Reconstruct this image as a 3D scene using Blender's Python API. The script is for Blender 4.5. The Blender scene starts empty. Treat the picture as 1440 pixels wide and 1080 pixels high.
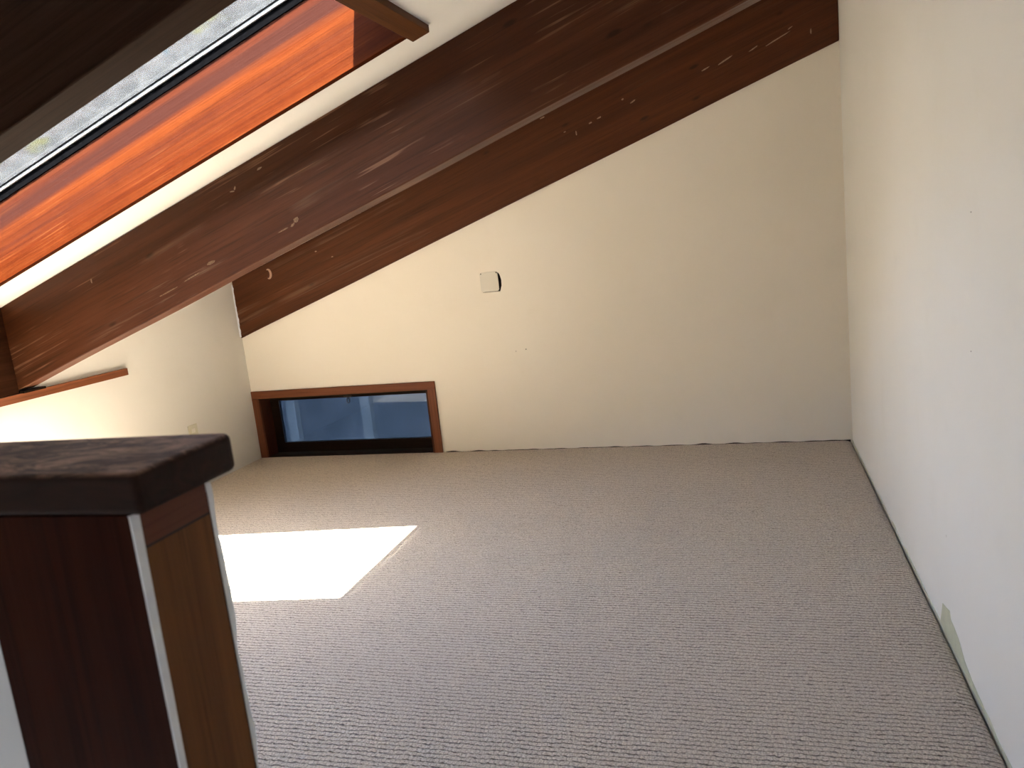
import bpy, bmesh, math, random
from mathutils import Vector, Matrix, noise
from mathutils.geometry import tessellate_polygon
random.seed(7)
SC = bpy.context.scene
COL = SC.collection

# ------------------------------------------------------------------ camera
FPX = 1106.14
right = Vector((0.95446, 0.27838, -0.10725))
fwd = Vector((-0.29363, 0.94015, -0.17289))
up = Vector((0.0527, 0.19651, 0.97908))
cam = bpy.data.cameras.new('camera'); camo = bpy.data.objects.new('camera', cam); COL.objects.link(camo)
M = Matrix(((right.x, up.x, -fwd.x, 0), (right.y, up.y, -fwd.y, 0), (right.z, up.z, -fwd.z, 1.25), (0, 0, 0, 1)))
camo.matrix_world = M
cam.sensor_width = 36; cam.lens = FPX * 36 / 1440; cam.clip_start = 0.02
cam.dof.use_dof = True; cam.dof.focus_distance = 3.6; cam.dof.aperture_fstop = 9
SC.camera = camo

# ------------------------------------------------------------------ light
world = bpy.data.worlds.new('sky'); SC.world = world; world.use_nodes = True
wn = world.node_tree.nodes; wl = world.node_tree.links
sky = wn.new('ShaderNodeTexSky'); sky.sky_type = 'NISHITA'; sky.sun_disc = False
sky.sun_elevation = math.radians(67); sky.sun_rotation = math.radians(154); sky.air_density = 1.0; sky.dust_density = 1.0
wl.new(sky.outputs[0], wn['Background'].inputs[0]); wn['Background'].inputs[1].default_value = 2.1
SUN_D = Vector((-0.178, 0.37, -1)).normalized()
sl = bpy.data.lights.new('sun', 'SUN'); sl.energy = 96; sl.angle = 0.0093; sl.color = (1, 0.95, 0.87)
so = bpy.data.objects.new('sun', sl); COL.objects.link(so); so.location = (0, 0, 8)
so.rotation_euler = SUN_D.to_track_quat('-Z', 'Y').to_euler()
# unseen area lamp added as bluish fill from the stairwell
al = bpy.data.lights.new('stairwell_fill', 'AREA'); al.shape = 'RECTANGLE'; al.size = 1.3; al.size_y = 0.9
al.energy = 11.5; al.color = (0.72, 0.84, 1.0)
ao = bpy.data.objects.new('stairwell_fill', al); COL.objects.link(ao)
ao.location = (-1.5, -1.46, -1.0); ao.rotation_euler = Vector((0.1, 1, 0.25)).to_track_quat('-Z', 'Y').to_euler()
SC.view_settings.view_transform = 'Standard'; SC.view_settings.look = 'None'
SC.view_settings.gamma = 1; SC.view_settings.use_curve_mapping = False
SC.view_settings.exposure = 0.40

# ------------------------------------------------------------------ room numbers (metres)
XL, XR, YW, YN = -3.267, 0.501, 4.525, -1.4
T, C0, DEP = 0.3319, 2.2992, 0.3833      # roof slope, ceiling height at x = 0, beam depth (vertical)
TH = math.atan(T)
cz = lambda x, o=0.0: C0 + T * x + o

# ------------------------------------------------------------------ materials
class NT:
    def __init__(s, name):
        s.m = bpy.data.materials.new(name); s.m.use_nodes = True
        s.t = s.m.node_tree; s.n = s.t.nodes; s.b = s.n['Principled BSDF']; s.o = s.n['Material Output']
    def new(s, ty, **kw):
        x = s.n.new(ty)
        for k, v in kw.items():
            if k.startswith('i_'):
                x.inputs[k[2:].replace('_', ' ')].default_value = v
            else: setattr(x, k, v)
        return x
    def link(s, a, b): s.t.links.new(a, b)
    def coords(s, scale=(1, 1, 1), rot=(0, 0, 0)):
        tc = s.new('ShaderNodeTexCoord'); mp = s.new('ShaderNodeMapping')
        mp.inputs['Scale'].default_value = scale; mp.inputs['Rotation'].default_value = rot
        s.link(tc.outputs['Object'], mp.inputs['Vector']); return mp.outputs[0]
    def noise(s, vec, scale, detail=4, rough=0.55, dist=0.0):
        x = s.new('ShaderNodeTexNoise'); x.inputs['Scale'].default_value = scale
        x.inputs['Detail'].default_value = detail; x.inputs['Roughness'].default_value = rough
        x.inputs['Distortion'].default_value = dist; s.link(vec, x.inputs['Vector']); return x.outputs['Fac']
    def ramp(s, fac, stops):
        r = s.new('ShaderNodeValToRGB'); s.link(fac, r.inputs[0]); e = r.color_ramp.elements
        while len(e) < len(stops): e.new(0.5)
        for k, (p, c) in enumerate(stops):
            e[k].position = p; e[k].color = (c, c, c, 1) if isinstance(c, (int, float)) else (*c, 1)
        return r.outputs[0]
    def mix(s, fac, a, b, mode='MIX'):
        x = s.new('ShaderNodeMix'); x.data_type = 'RGBA'; x.blend_type = mode
        for v, i in ((fac, 0), (a, 6), (b, 7)):
            if hasattr(v, 'node'): s.link(v, x.inputs[i])
            else: x.inputs[i].default_value = v if i == 0 else (*v, 1)
        return x.outputs[2]
    def math(s, op, a, b=0.0):
        x = s.new('ShaderNodeMath'); x.operation = op
        for v, i in ((a, 0), (b, 1)):
            if hasattr(v, 'node'): s.link(v, x.inputs[i])
            else: x.inputs[i].default_value = v
        return x.outputs[0]
    def bump(s, h, strength, dist):
        x = s.new('ShaderNodeBump'); x.inputs['Strength'].default_value = strength
        x.inputs['Distance'].default_value = dist; s.link(h, x.inputs['Height'])
        s.link(x.outputs[0], s.b.inputs['Normal'])

def plain(name, col, rough=0.6, metal=0.0, spec=0.5, var=0.06, vs=8):
    t = NT(name); v = t.coords()
    f = t.noise(v, vs, 4)
    c = t.mix(t.ramp(f, [(0.3, 0.0), (0.7, 1.0)]), tuple(k * (1 - var) for k in col), tuple(min(1, k * (1 + var)) for k in col))
    t.link(c, t.b.inputs['Base Color']); t.b.inputs['Roughness'].default_value = rough
    t.b.inputs['Metallic'].default_value = metal; t.b.inputs['Specular IOR Level'].default_value = spec
    return t.m

def paint(name, col):
    t = NT(name); v = t.coords()
    f = t.noise(v, 0.9, 3); g = t.noise(v, 5, 5)
    c = t.mix(t.ramp(f, [(0.35, 0.0), (0.65, 1.0)]), col, (col[0] * 0.965, col[1] * 0.96, col[2] * 0.94))
    c = t.mix(t.ramp(g, [(0.58, 0.0), (0.75, 0.35)]), c, (col[0] * 0.93, col[1] * 0.92, col[2] * 0.89))
    # tiny nail pops and scuffs
    vo = t.new('ShaderNodeTexVoronoi'); vo.inputs['Scale'].default_value = 2.1; t.link(v, vo.inputs['Vector'])
    c = t.mix(t.ramp(vo.outputs['Distance'], [(0.0085, 1.0), (0.014, 0.0)]), c, (col[0] * .45, col[1] * .42, col[2] * .4))
    t.link(c, t.b.inputs['Base Color']); t.b.inputs['Roughness'].default_value = 0.62
    t.b.inputs['Specular IOR Level'].default_value = 0.3
    t.bump(t.math('ADD', t.noise(v, 160, 3), t.math('MULTIPLY', t.noise(v, 3, 2), 1.5)), 0.12, 0.004)
    return t.m

def wood(name, a, b, mottle=0.0, along=0.7, across=26, rough=0.45, scuff=0.0, weather=None, knots=0.0, spec=0.5, low=None, streak=0.0, streakc=(0.27, 0.135, 0.075), seed=0.0, coat=0.0, axis=0):
    """grain runs along local axis (0 = x, 2 = z)"""
    t = NT(name)
    sc = [across, across, across]; sc[axis] = along
    tc = t.new('ShaderNodeTexCoord'); mp = t.new('ShaderNodeMapping')
    mp.inputs['Location'].default_value = (seed, seed * 1.7, seed * .6)
    t.link(tc.outputs['Object'], mp.inputs['Vector'])
    base = mp.outputs[0]
    def stretch(k):
        m2 = t.new('ShaderNodeMapping'); m2.inputs['Scale'].default_value = tuple(q * k for q in sc)
        t.link(base, m2.inputs['Vector']); return m2.outputs[0]
    g1 = t.noise(stretch(1), 1, 6, 0.62, 0.5)
    g2 = t.noise(stretch(5), 1, 3, 0.6, 0.1)
    broad = t.noise(stretch(0.16), 1.6, 3, 0.55, 0.8)
    col = t.mix(t.ramp(g1, [(0.30, 0.0), (0.68, 1.0)]), a, b)
    col = t.mix(t.ramp(broad, [(0.35, 0.0), (0.7, 0.6)]), col, tuple(q * 0.62 for q in a))
    col = t.mix(t.ramp(g2, [(0.52, 0.0), (0.66, 0.45)]), col, tuple(q * 0.45 for q in a))
    if knots:
        vo = t.new('ShaderNodeTexVoronoi'); vo.inputs['Scale'].default_value = 1.0
        m3 = t.new('ShaderNodeMapping'); s3 = [9, 9, 9]; s3[axis] = 3.2; m3.inputs['Scale'].default_value = s3
        t.link(base, m3.inputs['Vector']); t.link(m3.outputs[0], vo.inputs['Vector'])
        col = t.mix(t.ramp(vo.outputs['Distance'], [(0.05, knots), (0.11, 0.0)]), col, tuple(q * 0.3 for q in a))
    if streak:       # fine pale scratches along the grain, mostly on the lower half of the face
        sv = stretch(3.4); st = t.noise(sv, 1, 2, 0.5, 0.3); sm = t.noise(base, 2.4, 3, 0.6)
        f = t.math('MULTIPLY', t.ramp(st, [(0.60, 0.0), (0.67, 1.0)]), t.ramp(sm, [(0.46, 0.0), (0.60, 1.0)]))
        col = t.mix(t.math('MULTIPLY', f, streak), col, streakc)
    sep = t.new('ShaderNodeSeparateXYZ'); t.link(tc.outputs['Object'], sep.inputs[0])
    if mottle:
        mo = t.noise(stretch(0.22), 1.6, 5, 0.7, 1.0); mi = t.noise(base, 9, 4, 0.7)
        col = t.mix(t.math('MULTIPLY', t.math('MULTIPLY', t.ramp(mo, [(0.42, 0.0), (0.62, 1.0)]), t.ramp(mi, [(0.3, 0.3), (0.6, 1.0)])), mottle), col, tuple(q * 0.42 for q in a))
    if weather:      # (z0, z1, colour): water-stained zone
        mr = t.new('ShaderNodeMapRange'); mr.inputs[1].default_value = weather[0]; mr.inputs[2].default_value = weather[1]
        t.link(t.math('ADD', sep.outputs[2], t.math('MULTIPLY', t.math('SUBTRACT', broad, 0.5), 0.55)), mr.inputs[0])
        bl = t.noise(stretch(0.35), 1, 4, 0.6, 1.0)
        col = t.mix(t.math('MULTIPLY', mr.outputs[0], t.ramp(bl, [(0.3, 0.25), (0.6, 1.0)])), col, weather[2])
    if scuff:
        n1 = t.noise(stretch(0.45), 1.0, 5, 0.7, 1.5); n2 = t.noise(base, 1.7, 2, 0.5)
        f = t.math('MULTIPLY', t.ramp(n1, [(0.55, 0.0), (0.68, 1.0)]), t.ramp(n2, [(0.46, 0.0), (0.60, 1.0)]))
        if low:
            mr = t.new('ShaderNodeMapRange'); mr.inputs[1].default_value = low[0]; mr.inputs[2].default_value = low[1]
            t.link(sep.outputs[2], mr.inputs[0]); f = t.math('MULTIPLY', f, mr.outputs[0])
        col = t.mix(t.math('MULTIPLY', f, scuff), col, (0.34, 0.22, 0.13))
    t.link(col, t.b.inputs['Base Color']); t.b.inputs['Specular IOR Level'].default_value = spec
    rr = t.ramp(g1, [(0.2, rough - 0.08), (0.8, rough + 0.12)]); t.link(rr, t.b.inputs['Roughness'])
    t.b.inputs['Coat Weight'].default_value = coat; t.b.inputs['Coat Roughness'].default_value = 0.3
    t.bump(t.math('ADD', g1, t.math('MULTIPLY', g2, 0.6)), 0.25, 0.004)
    return t.m

def carpet_mat():
    t = NT('carpet_loop'); v = t.coords()
    # gentle waviness of the rows
    wob = t.new('ShaderNodeTexNoise'); wob.inputs['Scale'].default_value = 9; wob.inputs['Detail'].default_value = 2
    t.link(v, wob.inputs['Vector'])
    wob2 = t.new('ShaderNodeTexNoise'); wob2.inputs['Scale'].default_value = 75; wob2.inputs['Detail'].default_value = 2
    t.link(v, wob2.inputs['Vector'])
    def add(vec, tex, k):
        s = t.new('ShaderNodeVectorMath'); s.operation = 'SUBTRACT'; t.link(tex.outputs['Color'], s.inputs[0]); s.inputs[1].default_value = (.5, .5, .5)
        m = t.new('ShaderNodeVectorMath'); m.operation = 'SCALE'; t.link(s.outputs[0], m.inputs[0]); m.inputs['Scale'].default_value = k
        a = t.new('ShaderNodeVectorMath'); t.link(vec, a.inputs[0]); t.link(m.outputs[0], a.inputs[1]); return a.outputs[0]
    vv = add(add(v, wob, 0.014), wob2, 0.0125)
    sp = t.new('ShaderNodeSeparateXYZ'); t.link(vv, sp.inputs[0])
    yr = t.math('DIVIDE', sp.outputs[1], 0.0168); row = t.math('FLOOR', yr)
    gy = t.math('ABSOLUTE', t.math('SUBTRACT', t.math('FRACT', yr), 0.5))
    rowg = t.ramp(gy, [(0.30, 0.0), (0.47, 1.0)])
    wn = t.new('ShaderNodeTexWhiteNoise'); wn.noise_dimensions = '1D'; t.link(row, wn.inputs['W'])
    xr = t.math('ADD', t.math('DIVIDE', sp.outputs[0], 0.0125), t.math('MULTIPLY', wn.outputs['Value'], 1.0))
    gx = t.math('ABSOLUTE', t.math('SUBTRACT', t.math('FRACT', xr), 0.5))
    colg = t.math('MULTIPLY', t.ramp(gx, [(0.36, 0.0), (0.5, 1.0)]), 0.28)
    loops = t.noise(v, 190, 4, 0.75); dash = t.noise(v, 70, 2, 0.6)
    groove = t.math('MAXIMUM', t.math('MULTIPLY', rowg, t.ramp(dash, [(0.36, 0.30), (0.58, 1.0)])), colg)
    patch = t.noise(v, 1.3, 3, 0.5)
    c = t.mix(t.ramp(loops, [(0.36, 0.0), (0.64, 1.0)]), (0.45, 0.365, 0.290), (0.86, 0.745, 0.615))
    c = t.mix(t.math('MULTIPLY', groove, 1.0), c, (0.13, 0.10, 0.078))
    c = t.mix(t.ramp(patch, [(0.35, 0.0), (0.7, 0.25)]), c, (0.46, 0.40, 0.35))
    t.link(c, t.b.inputs['Base Color']); t.b.inputs['Roughness'].default_value = 0.95
    t.b.inputs['Specular IOR Level'].default_value = 0.12
    t.b.inputs['Sheen Weight'].default_value = 0.1; t.b.inputs['Sheen Roughness'].default_value = 0.5
    h = t.math('ADD', t.math('MULTIPLY', groove, -1.0), t.math('MULTIPLY', loops, 0.5))
    t.bump(h, 1.0, 0.006)
    return t.m

def cap_mat():
    t = NT('cap_worn_dark_stain'); tc = t.new('ShaderNodeTexCoord')
    def st(a, b, z=1):
        m = t.new('ShaderNodeMapping'); m.inputs['Scale'].default_value = (a, b, b); t.link(tc.outputs['Object'], m.inputs['Vector']); return m.outputs[0]
    g = t.noise(st(9, 60), 1, 5, 0.65, 0.6); w = t.noise(st(14, 38), 1, 4, 0.75, 1.6); b = t.noise(st(9, 14), 1, 3, 0.6)
    c = t.mix(t.ramp(g, [(0.3, 0.0), (0.7, 1.0)]), (0.013, 0.0055, 0.0035), (0.030, 0.013, 0.008))
    sp = t.new('ShaderNodeSeparateXYZ'); t.link(tc.outputs['Object'], sp.inputs[0])
    top = t.new('ShaderNodeMapRange'); top.inputs[1].default_value = 1.0965; top.inputs[2].default_value = 1.0995; t.link(sp.outputs[2], top.inputs[0])
    f = t.math('MULTIPLY', t.ramp(w, [(0.44, 0.12), (0.60, 1.0)]), t.ramp(b, [(0.38, 0.25), (0.58, 1.0)]))
    c = t.mix(t.math('MULTIPLY', f, top.outputs[0]), c, (0.29, 0.165, 0.115))
    t.link(c, t.b.inputs['Base Color']); t.b.inputs['Roughness'].default_value = 0.55; t.b.inputs['Specular IOR Level'].default_value = 0.12
    t.bump(g, 0.3, 0.002); return t.m

def skylight_glass():
    """weathered skylight pane: clear glass under a thin film of dust and lichen"""
    t = NT('dusty_skylight_glass'); v = t.coords()
    tr = t.new('ShaderNodeBsdfTransparent'); tr.inputs[0].default_value = (0.96, 0.98, 0.97, 1)
    tl = t.new('ShaderNodeBsdfTranslucent'); df = t.new('ShaderNodeBsdfDiffuse'); gl = t.new('ShaderNodeBsdfGlossy')
    gl.inputs['Roughness'].default_value = 0.08
    n = t.noise(v, 3, 5, 0.65); n2 = t.noise(v, 15, 4, 0.7); n3 = t.noise(v, 5, 3, 0.6)
    dc = t.mix(t.ramp(n2, [(0.35, 0.0), (0.65, 1.0)]), (0.17, 0.18, 0.19), (0.27, 0.275, 0.28))
    dc = t.mix(t.ramp(n3, [(0.60, 0.0), (0.68, 0.9)]), dc, (0.22, 0.23, 0.08))
    dc = t.mix(t.ramp(n3, [(0.30, 0.8), (0.345, 0.0)]), dc, (0.03, 0.15, 0.22))
    t.link(dc, tl.inputs[0]); t.link(dc, df.inputs[0])
    m1 = t.new('ShaderNodeMixShader'); m1.inputs[0].default_value = 0.75; t.link(df.outputs[0], m1.inputs[1]); t.link(tl.outputs[0], m1.inputs[2])
    m2 = t.new('ShaderNodeMixShader')
    t.link(t.ramp(t.math('ADD', t.math('MULTIPLY', n, 0.6), t.math('MULTIPLY', n2, 0.4)), [(0.35, 0.05), (0.68, 0.12)]), m2.inputs[0])
    t.link(tr.outputs[0], m2.inputs[1]); t.link(m1.outputs[0], m2.inputs[2])
    m3 = t.new('ShaderNodeMixShader'); fr = t.new('ShaderNodeFresnel'); fr.inputs[0].default_value = 1.25
    t.link(fr.outputs[0], m3.inputs[0]); t.link(m2.outputs[0], m3.inputs[1]); t.link(gl.outputs[0], m3.inputs[2])
    t.link(m3.outputs[0], t.o.inputs[0]); return t.m

def fringe_filter():  # made-up filter that lets a little sun through for a dim fringe
    t = NT('light_fringe_filter'); tr = t.new('ShaderNodeBsdfTransparent'); tr.inputs[0].default_value = (0.022, 0.022, 0.021, 1)
    df = t.new('ShaderNodeBsdfDiffuse'); df.inputs[0].default_value = (0.3, 0.3, 0.3, 1)
    a = t.new('ShaderNodeAddShader'); t.link(tr.outputs[0], a.inputs[0]); t.link(df.outputs[0], a.inputs[1]); t.link(a.outputs[0], t.o.inputs[0]); return t.m

def dimming_glass():
    t = NT('outdoor_dimming_glass'); v = t.coords()
    tr = t.new('ShaderNodeBsdfTransparent'); gl = t.new('ShaderNodeBsdfGlossy'); gl.inputs['Roughness'].default_value = 0.03
    gl.inputs[0].default_value = (0.26, 0.30, 0.36, 1)
    t.link(t.mix(t.ramp(t.noise(v, 6, 4), [(0.35, 0), (0.7, 1)]), (0.095, 0.115, 0.140), (0.120, 0.140, 0.168)), tr.inputs[0])  # tint put into the glass colour stands in for a dim outside
    m = t.new('ShaderNodeMixShader'); fr = t.new('ShaderNodeFresnel'); fr.inputs[0].default_value = 1.5
    t.link(fr.outputs[0], m.inputs[0]); t.link(tr.outputs[0], m.inputs[1]); t.link(gl.outputs[0], m.inputs[2])
    t.link(m.outputs[0], t.o.inputs[0]); return t.m

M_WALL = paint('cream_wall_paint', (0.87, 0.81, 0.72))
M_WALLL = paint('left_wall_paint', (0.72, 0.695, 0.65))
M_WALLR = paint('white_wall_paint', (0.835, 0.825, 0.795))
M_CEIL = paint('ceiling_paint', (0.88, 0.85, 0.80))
M_PLAST = plain('white_joint_plaster', (0.84, 0.88, 0.97), 0.8, var=0.08, vs=30)  # plaster is white; bluish light is put into its colour
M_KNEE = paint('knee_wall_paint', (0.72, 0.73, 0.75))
M_CARPET = carpet_mat()
M_BEAM = wood('beam_stained_fir', (0.070, 0.019, 0.006), (0.125, 0.040, 0.015), rough=0.42, scuff=0.8, knots=0.8, low=(0.10, -0.10), seed=3.1, spec=0.2, streak=0.7)
M_BEAMB = wood('beam_wall_stained_fir', (0.070, 0.019, 0.006), (0.120, 0.037, 0.012), spec=0.2, rough=0.45, scuff=0.3, knots=0.9, seed=8.4)
M_BEAMC = wood('beam_near_shade_toned_fir', (0.044, 0.020, 0.011), (0.085, 0.046, 0.029), rough=0.6, seed=15.1, spec=0.03)  # same timber as the other beams, darkened to paint in its shade
M_WELL = wood('skylight_well_cedar', (0.056, 0.0090, 0.0018), (0.092, 0.0205, 0.0042), across=34, spec=0.03, rough=0.6, streak=0.4, mottle=0.55, streakc=(0.135, 0.045, 0.014), weather=(-0.09, 0.07, (0.026, 0.0078, 0.0055)), seed=5.3)
M_TRIM = wood('window_casing_wood', (0.150, 0.045, 0.018), (0.260, 0.088, 0.036), across=40, rough=0.5, spec=0.2, seed=1.2)
M_TRIMV = wood('window_casing_wood_upright', (0.150, 0.045, 0.018), (0.260, 0.088, 0.036), across=40, rough=0.5, spec=0.2, seed=2.2, axis=2)
M_TRIMY = wood('ledger_wood', (0.170, 0.052, 0.020), (0.270, 0.090, 0.034), across=40, rough=0.5, spec=0.2, seed=2.9, axis=1)
M_JAMB = wood('window_jamb_wood', (0.050, 0.015, 0.008), (0.090, 0.030, 0.014), across=40, spec=0.1, seed=14.4, axis=2)
M_JAMBD = wood('blocking_board_dark_wood', (0.020, 0.007, 0.003), (0.036, 0.013, 0.006), across=30, spec=0.03, seed=16.4, axis=1)
M_HDR = wood('skylight_header_wood', (0.080, 0.026, 0.008), (0.130, 0.048, 0.015), across=30, spec=0.2, seed=13.9, axis=1)
M_SASH = wood('sash_dark_wood', (0.010, 0.0055, 0.0035), (0.020, 0.011, 0.006), across=40, spec=0.05, rough=0.5, seed=4.2)
M_CAP = cap_mat()
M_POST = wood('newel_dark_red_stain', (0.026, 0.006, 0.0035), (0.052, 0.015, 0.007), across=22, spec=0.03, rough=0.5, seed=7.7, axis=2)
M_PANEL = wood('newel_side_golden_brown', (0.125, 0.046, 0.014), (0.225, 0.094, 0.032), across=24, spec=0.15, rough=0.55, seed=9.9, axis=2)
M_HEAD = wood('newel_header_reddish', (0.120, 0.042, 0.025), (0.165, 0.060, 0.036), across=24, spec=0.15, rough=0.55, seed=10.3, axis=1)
M_PANELLING = wood('stairwell_dark_panelling', (0.055, 0.026, 0.014), (0.090, 0.045, 0.025), across=14, rough=0.6, seed=11.3, axis=2)
M_ALU = plain('weathered_aluminium', (0.80, 0.82, 0.84), 0.35, metal=0.85, vs=40)
M_BLACK = plain('black_rubber_gasket', (0.0022, 0.0022, 0.0026), 0.8, spec=0.0, var=0.4, vs=60)
M_PLATE = plain('plate_offwhite_plastic', (0.72, 0.68, 0.60), 0.5, var=0.02)
M_IVORY = plain('outlet_ivory_plastic', (0.60, 0.57, 0.44), 0.45, var=0.02)
M_HOLE = plain('dark_box_cavity', (0.03, 0.02, 0.015), 0.9)
M_BARE = plain('bare_greenish_primer', (0.56, 0.57, 0.43), 0.8, var=0.08, vs=25)
M_CHIP = plain('paint_chip', (0.30, 0.20, 0.13), 0.8, var=0.3, vs=120)
M_NAIL = plain('dull_nail_head', (0.22, 0.20, 0.18), 0.6)
M_HOOK = plain('dark_iron', (0.03, 0.025, 0.02), 0.5, metal=0.6)
M_ROOF = plain('roof_shingle_grey', (0.22, 0.22, 0.22), 0.9, var=0.3, vs=14)
M_SIDING = wood('neighbour_blue_grey_boards', (0.20, 0.24, 0.30), (0.26, 0.30, 0.36), across=9, rough=0.8, seed=12, axis=2)
M_SIDPOST = plain('pale_fence_post', (0.42, 0.46, 0.50), 0.8)
M_GROUND = plain('ground_outside', (0.16, 0.15, 0.12), 0.95, var=0.3)
M_SGLASS = skylight_glass(); M_FRINGE = fringe_filter(); M_WGLASS = dimming_glass()

# ------------------------------------------------------------------ mesh helpers
def finish(name, me, mat, parent=None, inv=None, bevel=0.0, seg=2, smooth=False):
    o = bpy.data.objects.new(name, me); COL.objects.link(o)
    if mat: me.materials.append(mat)
    if parent: o.parent = parent
    if bevel:
        b = o.modifiers.new('bevel', 'BEVEL'); b.width = bevel; b.segments = seg; b.limit_method = 'ANGLE'; b.angle_limit = math.radians(40)
    if smooth:
        for p in me.polygons: p.use_smooth = True
    return o

def props(o, label=None, cat=None, group=None, kind=None):
    if label: o['label'] = label
    if cat: o['category'] = cat
    if group: o['group'] = group
    if kind: o['kind'] = kind
    return o

def empty(name, loc=(0, 0, 0)):
    o = bpy.data.objects.new(name, None); COL.objects.link(o); o.location = loc; o.empty_display_size = 0.05
    return o

def mesh_from(verts, faces):
    me = bpy.data.meshes.new('m'); me.from_pydata([tuple(v) for v in verts], [], faces)
    bm = bmesh.new(); bm.from_mesh(me); bmesh.ops.recalc_face_normals(bm, faces=bm.faces); bm.to_mesh(me); bm.free()
    me.update(); return me

def box(name, x, y, z, mat, parent=None, bevel=0.0, org=None):
    org = Vector(org) if org else (Vector((0, 0, 0)) if parent is None else Vector(parent.location))
    v = [Vector((a, b, c)) - org for a in x for b in y for c in z]
    f = [(0, 1, 3, 2), (4, 6, 7, 5), (0, 4, 5, 1), (2, 3, 7, 6), (0, 2, 6, 4), (1, 5, 7, 3)]
    return finish(name, mesh_from(v, f), mat, parent, bevel=bevel)

def slab(name, outer, holes, to3, thick, mat, parent=None):
    """flat plate with holes: 2D outline and holes, to3(a, b, d) gives the point at depth d"""
    loops = [outer] + holes
    tris = tessellate_polygon([[Vector((a, b, 0)) for a, b in l] for l in loops])
    flat = [p for l in loops for p in l]; n = len(flat)
    v = [to3(a, b, 0) for a, b in flat] + [to3(a, b, thick) for a, b in flat]
    f = [tuple(t) for t in tris] + [tuple(i + n for i in reversed(t)) for t in tris]
    k = 0
    for l in loops:
        m = len(l)
        for i in range(m):
            j = (i + 1) % m; f.append((k + i, k + j, k + j + n, k + i + n))
        k += m
    return finish(name, mesh_from(v, f), mat, parent)

def sloped(name, x0, x1, y, o, mat, parent=None, bevel=0.0, plumb=True, div=1, wob=0.0):
    """a timber running up the roof slope between x0 and x1 (plumb cut ends); o = (bottom, top) vertical offsets
    from the ceiling plane.  The object's local x runs along the timber."""
    xm = (x0 + x1) / 2; om = (o[0] + o[1]) / 2
    org = Vector((xm, (y[0] + y[1]) / 2, cz(xm, om)))
    R = Matrix.Rotation(-TH, 4, 'Y'); Mi = (Matrix.Translation(org) @ R).inverted()
    vs, fs = [], []
    for k in range(div + 1):
        x = x0 + (x1 - x0) * k / div
        for yy in y:
            for oo in o:
                p = Vector((x, yy, cz(x, oo)))
                if wob and 0 < k < div: p.z += (noise.noise(Vector((x * 1.3, yy * 3, oo * 5))) ) * wob; p.y += noise.noise(Vector((x * 1.1, yy * 7, 9))) * wob * .6
                vs.append(Mi @ p)
    for k in range(div):
        b = 4 * k
        for a, c in ((0, 1), (1, 3), (3, 2), (2, 0)): fs.append((b + a, b + c, b + 4 + c, b + 4 + a))
    fs += [(0, 2, 3, 1), (4 * div, 4 * div + 1, 4 * div + 3, 4 * div + 2)]
    ob = finish(name, mesh_from(vs, fs), mat, bevel=bevel)
    ob.matrix_world = Matrix.Translation(org) @ R
    if parent:
        ob.parent = parent; ob.matrix_world = Matrix.Translation(-Vector(parent.location)) @ Matrix.Translation(org) @ R
        ob.matrix_basis = Matrix.Translation(org - Vector(parent.location)) @ R
    return ob

def blob(name, pts, y, dy, mat, parent):
    """small raised flake with an outline in x,z standing on a plane y (towards -y)"""
    n = len(pts); M0 = parent.matrix_world.inverted() if parent.type == 'MESH' else Matrix.Translation(-Vector(parent.location))
    v = [M0 @ Vector((a, y, b)) for a, b in pts] + [M0 @ Vector((a, y - dy, b)) for a, b in pts]
    f = [tuple(range(n)), tuple(range(n, 2 * n))] + [(i, (i + 1) % n, (i + 1) % n + n, i + n) for i in range(n)]
    return finish(name, mesh_from(v, f), mat, parent)

# ------------------------------------------------------------------ the shell
TW = 0.14
WIN = (-3.213, -1.972, 0.0, 0.405)                       # rough opening of the low window
bxc = [(-1.538, .995), (-1.531, .9865), (-1.450, .9862), (-1.424, .984), (-1.411, 1.02), (-1.409, 1.055), (-1.416, 1.085), (-1.426, 1.100), (-1.530, 1.101), (-1.538, 1.095)]
# far wall with the low window and the box hole
outer = [(XL - .1, -.12), (WIN[0], -.12), (WIN[0], WIN[3]), (WIN[1], WIN[3]), (WIN[1], -.12), (XR + .1, -.12), (XR + .1, cz(XR + .1, .28)), (XL - .1, cz(XL - .1, .28))]
wf = slab('wall_far', outer, [bxc], lambda a, b, d: Vector((a, YW + d, b)), TW, M_WALL); props(wf, 'cream painted gable wall under the wall beam', kind='structure')
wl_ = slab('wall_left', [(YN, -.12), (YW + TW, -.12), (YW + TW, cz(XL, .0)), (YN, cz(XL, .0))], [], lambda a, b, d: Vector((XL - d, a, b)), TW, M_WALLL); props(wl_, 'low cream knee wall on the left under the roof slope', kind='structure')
wr = slab('wall_right', [(YN, -.12), (YW + TW, -.12), (YW + TW, cz(XR, .28)), (YN, cz(XR, .28))], [], lambda a, b, d: Vector((XR + d, a, b)), TW, M_WALLR); props(wr, 'tall off-white wall on the right', kind='structure')
wn_ = slab('wall_near', [(XL - .1, -2.6), (XR + .1, -2.6), (XR + .1, cz(XR, .28)), (XL - .1, cz(XL - .1, .28))],
           [[(-2.2, -1.5), (-.8, -1.5), (-.8, -.5), (-2.2, -.5)]], lambda a, b, d: Vector((a, YN - d, b)), .1, M_WALL); props(wn_, kind='structure')
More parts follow.
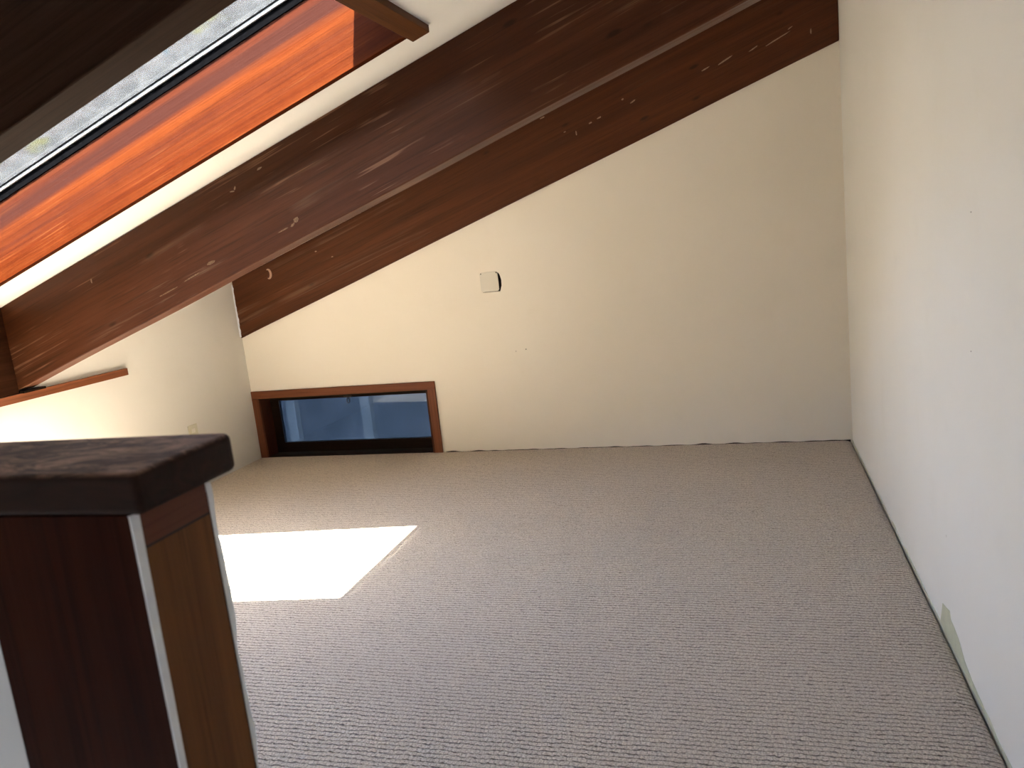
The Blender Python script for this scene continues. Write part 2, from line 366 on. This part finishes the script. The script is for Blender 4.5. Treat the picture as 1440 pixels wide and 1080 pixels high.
# ceiling with the skylight opening (skylight between x = SX0 and SX1)
SX0, SX1, SY0, SY1 = -3.12, -1.015, 1.640, 2.532
cl = slab('ceiling', [(XL - TW, YN - .1), (XR + TW, YN - .1), (XR + TW, YW + TW), (XL - TW, YW + TW)],
          [[(SX0 - .03, SY0 - .028), (SX1 + .03, SY0 - .028), (SX1 + .03, SY1 + .028), (SX0 - .03, SY1 + .028)]],
          lambda a, b, d: Vector((a, b, cz(a, d))), 0.285, M_CEIL); props(cl, 'white sloping ceiling between the beams', kind='structure')
# carpet: loops over a rolled edge along the right wall
def carpet():
    xs = [XL + .002 + (XR - .05 - XL) * k / 60 for k in range(61)]
    roll = [(-.040, -.0010), (-.028, -.0030), (-.017, -.0065), (-.009, -.011), (-.005, -.017), (-.0035, -.04)]
    ys = [.607 + (YW - .003 - .607) * k / 150 for k in range(151)]
    vs, fs = [], []
    for y in ys:
        w = 0.0025 * noise.noise(Vector((0, y * 2.3, 0))) + .0015 * noise.noise(Vector((3, y * 9, 0)))
        row = [Vector((x, y, .0012 * noise.noise(Vector((x * 1.5, y * 1.5, 4))))) for x in xs] + [Vector((XR + a + w, y, z)) for a, z in roll]
        if y == ys[0]: row = [Vector((p.x, p.y, p.z)) for p in row]
        vs += row
    n = len(xs) + len(roll)
    for j in range(len(ys) - 1):
        for i in range(n - 1): fs.append((j * n + i, j * n + i + 1, (j + 1) * n + i + 1, (j + 1) * n + i))
    # strip beside the stairwell, under the camera
    b = len(vs); ys2 = [YN + .002 + (.607 - YN) * k / 20 for k in range(21)]; xs2 = [-.50, -.2, .1, .46]
    for y in ys2: vs += [Vector((x, y, 0)) for x in xs2] + [Vector((XR + a, y, z)) for a, z in roll]
    n2 = len(xs2) + len(roll)
    for j in range(20):
        for i in range(n2 - 1): fs.append((b + j * n2 + i, b + j * n2 + i + 1, b + (j + 1) * n2 + i + 1, b + (j + 1) * n2 + i))
    me = bpy.data.meshes.new('carpet'); me.from_pydata([tuple(v) for v in vs], [], fs); me.update()
    return finish('floor', me, M_CARPET, smooth=True)
props(carpet(), 'beige grey ribbed loop carpet', kind='structure')
sub = slab('trim_1', [(XL - .1, .607), (-.506, .607), (-.506, YN), (XR + .1, YN), (XR + .1, YW + .11), (XL - .1, YW + .11)], [], lambda a, b, d: Vector((a, b, -.045 - d)), .2, M_HOLE); props(sub, kind='structure')
# knee wall along the stairwell and the stairwell itself
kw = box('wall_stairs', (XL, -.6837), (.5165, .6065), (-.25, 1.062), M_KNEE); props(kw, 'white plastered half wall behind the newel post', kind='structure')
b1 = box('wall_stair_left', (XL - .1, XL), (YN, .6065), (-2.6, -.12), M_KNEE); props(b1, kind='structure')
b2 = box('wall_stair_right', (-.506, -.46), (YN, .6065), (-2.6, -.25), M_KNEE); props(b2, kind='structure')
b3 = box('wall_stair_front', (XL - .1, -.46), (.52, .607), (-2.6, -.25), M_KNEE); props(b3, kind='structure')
b4 = box('floor_lower', (XL - .1, -.46), (YN, .607), (-2.7, -2.6), M_PANELLING); props(b4, kind='structure')

# unpainted strip at the foot of the right wall
def bare():
    pts = [(2.46, -.01), (2.44, .03), (2.423, .073), (2.38, .080), (2.34, .090), (2.325, .070), (2.29, .066), (2.235, .055), (2.18, .028), (2.10, .012), (2.0, .006), (1.95, -.01)]
    v = [Vector((XR - .0012, a, b)) for a, b in pts]; v += [Vector((XR + .001, a, b)) for a, b in pts]; n = len(pts)
    f = [tuple(range(n)), tuple(range(n, 2 * n))] + [(i, (i + 1) % n, (i + 1) % n + n, i + n) for i in range(n)]
    o = finish('bare_patch', mesh_from(v, f), M_BARE, wr)
    o['label'] = 'greenish unpainted patch at the foot of the wall'
bare()
# thin crumbly line where the carpet meets the walls
def edge_line(name, p0, p1, nrm, h0, mat, par, n=120, sd=1):
    p0, p1, nrm = Vector(p0), Vector(p1), Vector(nrm); vs, fs = [], []
    for k in range(n + 1):
        p = p0.lerp(p1, k / n); h = h0 * max(.12, .45 + 1.5 * noise.noise(Vector((k * .23, sd, 0))))
        vs += [p + Vector((0, 0, -.01)), p + Vector((0, 0, h)), p + nrm * .002 + Vector((0, 0, h * .8)), p + nrm * .002 + Vector((0, 0, -.01))]
    for k in range(n):
        for a in range(4):
            fs.append((4 * k + a, 4 * k + (a + 1) % 4, 4 * k + 4 + (a + 1) % 4, 4 * k + 4 + a))
    return finish(name, mesh_from(vs, fs), mat, par)
edge_line('dirt_line', (-1.9, YW, 0), (XR - .01, YW, 0), (0, -1, 0), .006, M_HOLE, wf)
edge_line('dirt_line', (XR, .62, -.006), (XR, YW, -.004), (-1, 0, 0), .008, M_BARE, wr, sd=5)

# ------------------------------------------------------------------ beams
def beam(y, mat, label, wob=0.006):
    o = sloped('ceiling_beam', XL + .001, XR - .001, y, (-DEP, -.0005), mat, bevel=.004, div=24, wob=wob)
    props(o, label, 'beam', 'sloping roof beams'); return o
bA = beam((2.780, 2.875), M_BEAM, 'dark stained wooden beam crossing mid-room just beyond the skylight')
bB = beam((YW - .012, YW - .0005), M_BEAMB, 'dark reddish brown wooden beam running along the top of the far wall', .004)
bC = beam((1.080, 1.155), M_BEAMC, 'stained wooden beam nearest the viewer, shade put into its colour, above the newel post')
bpy.context.view_layer.update()

def flake(par, x, y, z, l, w, ang=TH, mat=None, name='paint_fleck'):
    m = 7; c, s = math.cos(ang), math.sin(ang); pts = []
    for k in range(m):
        a = 2 * math.pi * k / m; r = random.uniform(.7, 1.15); u, v = math.cos(a) * l / 2 * r, math.sin(a) * w / 2 * r
        pts.append((x + u * c - v * s, z + u * s + v * c))
    blob(name, pts, y, .0018, mat or M_CHIP, par)
YA = 2.7795; YB = YW - .012
for x, z, l, w, a in ((-1.799, 1.649, .030, .009, .35), (-1.925, 1.588, .020, .007, 1.2), (-1.938, 1.578, .024, .006, .1), (-2.711, 1.293, .008, .022, 0),):
    flake(bA, x, YA, z, l, w, a)
for x, z, l, w, a in ((-.875, 1.823, .008, .030, .1), (-.603, 1.965, .016, .010, .3), (-.55, 1.945, .035, .008, .5), (-.74, 1.888, .028, .010, .3), (-.79, 1.868, .022, .008, .3),
                   (-1.06, 1.935, .030, .008, .3), (.369, 2.146, .008, .03, 0), (.20, 2.135, .16, .008, .42), (.09, 2.112, .06, .007, .5), (-.06, 2.075, .09, .008, .45), (-.16, 2.05, .05, .008, .4),
                   (-2.61, 1.345, .018, .008, .2), (-2.50, 1.30, .014, .006, .2), (.27, 2.18, .03, .006, .5), (-.94, 1.84, .02, .006, .3)):
    flake(bB, x, YB, z, l, w, a)
M_SCUFF = plain('rubbed_tan_wood', (0.20, 0.115, 0.055), 0.8, var=0.5, vs=160)
for x, z, l, w, a in ((-1.672, 1.437, .030, .022, 1.0), (-1.690, 1.420, .026, .010, .7), (-1.735, 1.405, .060, .006, .35), (-2.095, 1.312, .050, .013, .3), (-2.20, 1.262, .090, .006, .36), (-2.32, 1.215, .11, .005, .33)):
    flake(bA, x, YA, z, l, w, a, M_SCUFF, 'scuff_mark')
# crescent-shaped scar on the wall beam
pts = []
for k in range(11):
    a = math.radians(-110 + 22 * k); pts.append((-2.978 + .030 * math.cos(a) * .8, 1.236 + .034 * math.sin(a)))
for k in range(10, -1, -1):
    a = math.radians(-110 + 22 * k); pts.append((-2.984 + .018 * math.cos(a) * .8, 1.236 + .026 * math.sin(a)))
def ring_strip(pts, y, dy, par, mat):
    n = len(pts) // 2; M0 = par.matrix_world.inverted(); vs = []
    A = pts[:n]; B = pts[n:][::-1]
    for (a, b), (c, d) in zip(A, B):
        vs += [M0 @ Vector((a, y, b)), M0 @ Vector((c, y, d)), M0 @ Vector((c, y - dy, d)), M0 @ Vector((a, y - dy, b))]
    fs = []
    for k in range(n - 1):
        for q in range(4): fs.append((4 * k + q, 4 * k + (q + 1) % 4, 4 * k + 4 + (q + 1) % 4, 4 * k + 4 + q))
    fs += [(0, 1, 2, 3), tuple(4 * (n - 1) + q for q in range(4))]
    finish('crescent_scar', mesh_from(vs, fs), mat, par)
ring_strip(pts, YB, .0015, bB, plain('scar_light_wood', (0.42, 0.27, 0.19), 0.8))
# ragged plaster bead where the wall beam dies into the left wall
vs, fs = [], []
for k in range(31):
    z = .842 + (1.19 - .842) * k / 30; w = .004 + .007 * max(0, noise.noise(Vector((k * .45, 2, 0))) + (.5 if k < 14 else .1))
    vs += [Vector((XL, YB - .001, z)), Vector((XL + w, YB - .001, z)), Vector((XL + w * .7, YB - .006, z)), Vector((XL, YB - .010, z))]
for k in range(30):
    for q in range(4): fs.append((4 * k + q, 4 * k + (q + 1) % 4, 4 * k + 4 + (q + 1) % 4, 4 * k + 4 + q))
finish('plaster_bead', mesh_from(vs, fs), M_PLAST, wl_)

# ------------------------------------------------------------------ skylight
sk = empty('window_2', ((SX0 + SX1) / 2, (SY0 + SY1) / 2, cz((SX0 + SX1) / 2, .3))); props(sk, 'long dusty skylight in the roof slope with a wooden well', kind='structure')
bpy.context.view_layer.update()
sb = sloped('side_board', SX0, SX1, (SY1, SY1 + .028), (-.006, .282), M_WELL, sk, bevel=.002); sb['label'] = 'sunlit orange brown side board of the skylight well'
sloped('side_board', SX0, SX1, (SY0 - .028, SY0), (-.006, .282), M_WELL, sk, bevel=.002)
hd = sloped('header_board', SX1, SX1 + .062, (SY0 - .04, SY1 + .040), (-.022, .312), M_HDR, sk, bevel=.002)
sloped('header_board', SX0 - .03, SX0, (SY0 - .028, SY1 + .028), (-.012, .312), M_TRIMY, sk, bevel=.002)
sloped('gasket', SX0, SX1, (SY1 - .004, SY1 + .028), (.2825, .312), M_BLACK, sk)
sloped('gasket', SX0, SX1, (SY0 - .028, SY0 + .004), (.2825, .312), M_BLACK, sk)
sloped('frame_rail', SX0 + .04, SX1 - .105, (SY1 - .010, SY1 + .06), (.3125, .330), M_ALU, sk, bevel=.002)
sloped('glazing_bead', SX0 + .04, SX1 - .105, (SY1 - .0135, SY1 - .0105), (.3255, .330), M_BLACK, sk)
sloped('frame_rail', SX0 + .04, SX1 - .105, (SY0 - .06, SY0 + .020), (.3125, .330), M_ALU, sk, bevel=.002)
sloped('frame_rail', SX1 - .105, SX1 + .08, (SY0 - .06, SY1 + .06), (.3125, .330), M_ALU, sk, bevel=.002)
sloped('frame_rail', SX0 - .06, SX0 + .04, (SY0 - .06, SY1 + .06), (.3125, .330), M_ALU, sk, bevel=.002)
sloped('fringe_filter_strip', SX1 - .145, SX1 - .106, (SY0 + .0205, SY1 - .0140), (.325, .3295), M_FRINGE, sk)  # unseen strip added to cast a dim band beside the sun patch
sloped('glass_pane', SX0 - .06, SX1 + .08, (SY0 - .05, SY1 + .05), (.3305, .3365), M_SGLASS, sk)

# ------------------------------------------------------------------ low window in the far wall
w1 = empty('window_1', (-2.59, YW, 0)); props(w1, 'low wide window at floor level with reddish wooden casing and glass tinted to dim the outside', kind='structure')
G = YW + .10
cas = [((-3.2635, -3.213), (0, .412), M_TRIMV), ((-1.972, -1.919), (-.002, .412), M_TRIMV), ((-3.2635, -1.919), (.4125, .464), M_TRIM)]
for (x, z, m) in cas: box('casing', x, (YW - .013, YW + .012), z, m, w1, .0015)
box('jamb', (-3.2125, -3.2005), (YW - .0120, YW + .135), (0, .404), M_JAMB, w1, .001)
box('jamb', (-1.9845, -1.9725), (YW - .0120, YW + .135), (0, .404), M_JAMB, w1, .001)
box('head_jamb', (-3.2128, -1.9722), (YW - .0125, YW + .135), (.4042, .4122), M_SASH, w1, .001)
box('sill', (-3.200, -1.985), (YW + .0, YW + .135), (-.04, .004), M_SASH, w1, .001)
sa = box('sash', (-3.200, -3.137), (G, G + .03), (.005, .4035), M_SASH, w1, .002)
box('sash_stile', (-2.017, -1.985), (G, G + .03), (.005, .4035), M_SASH, w1, .002)
box('sash_top_rail', (-3.1365, -2.0175), (G, G + .03), (.371, .4035), M_SASH, w1, .002)
box('sash_bottom_rail', (-3.1365, -2.0175), (G - .002, G + .03), (.005, .074), M_SASH, w1, .002)
box('glass_pane', (-3.136, -2.018), (G + .010, G + .015), (.0745, .3705), M_WGLASS, w1)
# latch hanging from the top rail
lt = box('latch', (-2.625, -2.565), (G - .012, G - .0005), (.372, .388), M_HOOK, w1, .002)
bm = bmesh.new()
for k in range(16):
    a0, a1 = 2 * math.pi * k / 16, 2 * math.pi * (k + 1) / 16
    def P(a, r, y): return Vector((-2.592 + r * math.cos(a) * .8 + 2.59, y, .352 + r * 1.2 * math.sin(a)))
    q = [[bm.verts.new(P(a, r, y)) for r, y in ((.012, .086), (.016, .086), (.016, .091), (.012, .091))] for a in (a0, a1)]
    for i in range(4): bm.faces.new((q[0][i], q[0][(i + 1) % 4], q[1][(i + 1) % 4], q[1][i]))
bmesh.ops.remove_doubles(bm, verts=bm.verts, dist=1e-5); bmesh.ops.recalc_face_normals(bm, faces=bm.faces)
me = bpy.data.meshes.new('ring'); bm.to_mesh(me); bm.free(); finish('latch_ring', me, M_HOOK, w1)

# ------------------------------------------------------------------ things on the walls
# ledger strip on the left wall
lg = box('ledger_strip', (XL + .0003, XL + .026), (YN + .01, 3.450), (.783, .8205), M_TRIMY, None, .002)
props(lg, 'narrow reddish wooden strip fixed along the left wall below the beam ends', 'wall trim')
dark_slot = box('dark_slot', (XL + .0003, XL + .05), (2.7795, 2.900), (.8210, .8315), M_SASH, lg)  # dark strip added to paint the shaded slot under the beam end
bk = box('blocking_board', (XL + .0003, XL + .02), (1.156, 2.779), (.8215, 1.2), M_JAMBD)
for v in bk.data.vertices:
    if v.co.z > 1: v.co.z = cz(v.co.x, -.001)
props(bk, 'dark brown board on the left wall above the ledger strip', 'board')
# blank cover plate, its hole gaping at the right
bp = empty('wall_box_cover', (-1.483, YW, 1.046)); props(bp, 'small blank cream cover plate over an electrical box hole in the far wall', 'wall plate')
def rrect(x0, x1, z0, z1, r, n=5):
    o = []
    for cx, c_z, a in ((x1 - r, z1 - r, 0), (x0 + r, z1 - r, 90), (x0 + r, z0 + r, 180), (x1 - r, z0 + r, 270)):
        for k in range(n + 1):
            t = math.radians(a + 90 * k / n); o.append((cx + r * math.cos(t), c_z + r * math.sin(t)))
    return o
def plate(name, pts, y0, y1, mat, par, bev=.0015):
    M0 = Vector(par.location); n = len(pts)
    v = [Vector((a, y0, b)) - M0 for a, b in pts] + [Vector((a, y1, b)) - M0 for a, b in pts]
    f = [tuple(range(n)), tuple(range(n, 2 * n))] + [(i, (i + 1) % n, (i + 1) % n + n, i + n) for i in range(n)]
    return finish(name, mesh_from(v, f), mat, par, bevel=bev)
plate('cover_plate', rrect(-1.542, -1.428, .990, 1.107, .014), YW - .003, YW + .003, M_PLATE, bp)
bx = box('junction_box', (-1.544, -1.409), (YW + .03, YW + .07), (.983, 1.109), M_HOLE, bp, org=bp.location)
for xx, zz in ((-1.533, 1.099), (-1.436, 1.100)):
    plate('screw', [(xx + .0035 * math.cos(k * math.pi / 4), zz + .0035 * math.sin(k * math.pi / 4)) for k in range(8)], YW - .0042, YW - .0031, M_HOOK, bp, 0)
# outlet cover low on the left wall
oc = empty('outlet_cover', (XL, 3.893, .333)); props(oc, 'small ivory electrical outlet cover low on the left wall behind the cap board', 'outlet')
box('cover_plate', (XL + .0003, XL + .0065), (3.853, 3.933), (.274, .392), M_IVORY, oc, .002)
for z in (.355, .312): box('socket', (XL + .0066, XL + .0082), (3.878, 3.908), (z - .013, z + .013), M_PLATE, oc, .001)
# nail left in the far wall
nl = box('wall_nail', (-1.303, -1.298), (YW - .004, YW - .0002), (.624, .629), M_HOOK); props(nl, 'tiny dark nail head in the far wall below the cover plate', 'nail')
for yy, zz, s in ((2.085, 1.211, 'upper'), (2.093, .883, 'lower')):
    q = box('wall_nail', (XR - .0015, XR - .0002), (yy - .0011, yy + .0011), (zz - .0011, zz + .0011), M_NAIL)
    props(q, 'tiny dark nail head in the right wall, the %s of two' % s, 'nail', 'nail heads in the right wall')

# ------------------------------------------------------------------ newel post at the end of the half wall
np_ = empty('newel_post', (-.594, .51, 0)); props(np_, 'dark wooden newel post with white plaster gaps at the stair half wall', 'post')
def board(name, x, y, z, mat, axis_div=40, bevel=.002, wavy=None, label=None):
    """upright board split along z, edge wavy(z, side) nudges y"""
    org = Vector(np_.location); vs, fs = [], []
    for k in range(axis_div + 1):
        zz = z[0] + (z[1] - z[0]) * k / axis_div
        y0, y1 = (y[0], y[1]) if not wavy else wavy(zz, y[0], y[1])
        vs += [Vector((x[0], y0, zz)) - org, Vector((x[1], y0, zz)) - org, Vector((x[1], y1, zz)) - org, Vector((x[0], y1, zz)) - org]
    for k in range(axis_div):
        for q in range(4): fs.append((4 * k + q, 4 * k + (q + 1) % 4, 4 * k + 4 + (q + 1) % 4, 4 * k + 4 + q))
    fs += [(0, 1, 2, 3), tuple(4 * axis_div + q for q in range(4))]
    o = finish(name, mesh_from(vs, fs), mat, np_, bevel=bevel)
    if label: o['label'] = label
    return o
nz = lambda z, f, s: noise.noise(Vector((z * f, s, 0)))
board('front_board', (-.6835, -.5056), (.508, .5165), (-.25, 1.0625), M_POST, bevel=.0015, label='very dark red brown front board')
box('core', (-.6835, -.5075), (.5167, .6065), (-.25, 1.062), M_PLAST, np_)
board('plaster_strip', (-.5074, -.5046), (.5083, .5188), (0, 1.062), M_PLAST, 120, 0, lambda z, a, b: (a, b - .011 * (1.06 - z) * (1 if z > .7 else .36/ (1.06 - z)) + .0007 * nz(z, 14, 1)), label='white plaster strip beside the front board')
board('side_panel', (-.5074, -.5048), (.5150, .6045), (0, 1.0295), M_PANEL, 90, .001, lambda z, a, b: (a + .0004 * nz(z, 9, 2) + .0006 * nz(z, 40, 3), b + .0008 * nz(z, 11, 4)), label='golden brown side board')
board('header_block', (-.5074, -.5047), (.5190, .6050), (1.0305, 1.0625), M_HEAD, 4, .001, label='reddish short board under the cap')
board('plaster_edge', (-.5165, -.5040), (.6050, .6105), (0, 1.058), M_PLAST, 160, 0, lambda z, a, b: (a, b + .010 * max(-.25, nz(z, 11, 6)) + .003 * nz(z, 31, 7) + (.001 if z < 1.0 else 0)), label='ragged white plaster edge at the back corner')
for yy in ((.5145, .6055),): box('seam', (-.507, -.50485), yy, (1.0275, 1.0325), M_HOLE, np_)
box('seam', (-.507, -.50475), (.6040, .6062), (0, 1.05), M_HOLE, np_)  # dark strip painting the shadow line between panel and plaster edge
# cap board
def cap():
    x0, x1, y0, y1, z0, z1 = XL + .002, -.489, .5045, .6415, 1.0632, 1.100
    me = mesh_from([Vector((a, b, c)) for a in (x0, x1) for b in (y0, y1) for c in (z0, z1)], [(0, 1, 3, 2), (4, 6, 7, 5), (0, 4, 5, 1), (2, 3, 7, 6), (0, 2, 6, 4), (1, 5, 7, 3)])
    bm = bmesh.new(); bm.from_mesh(me)
    vert = [e for e in bm.edges if abs(e.verts[0].co.z - e.verts[1].co.z) > .01 and e.verts[0].co.x > -1 and e.verts[0].co.y > .6]
    bmesh.ops.bevel(bm, geom=vert, offset=.014, segments=5, profile=.5, affect='EDGES')
    bm.to_mesh(me); bm.free()
    o = finish('rail_cap', me, M_CAP, bevel=.006, seg=4)
    for p in me.polygons: p.use_smooth = False
    props(o, 'dark worn wooden cap board on top of the newel post and half wall', 'handrail cap')
cap()

# ------------------------------------------------------------------ outside
gr = box('ground', (-9, 5), (4.7, 12), (-.62, -.5), M_GROUND); props(gr, kind='structure')
fn = empty('board_fence', (-3.5, 6.6, -.5)); props(fn, 'shaded blue grey board fence seen through the low window', 'fence')
box('panel', (-7.5, 0), (6.6, 6.66), (-.5, 4.2), M_SIDING, fn)
for x in (-4.35, -3.55, -2.8, -2.0): box('post', (x, x + .10), (6.52, 6.5995), (-.5, 4.2), M_SIDPOST, fn, .004)
box('rail', (-7.5, 0), (6.55, 6.5995), (.28, .36), M_SIDING, fn)
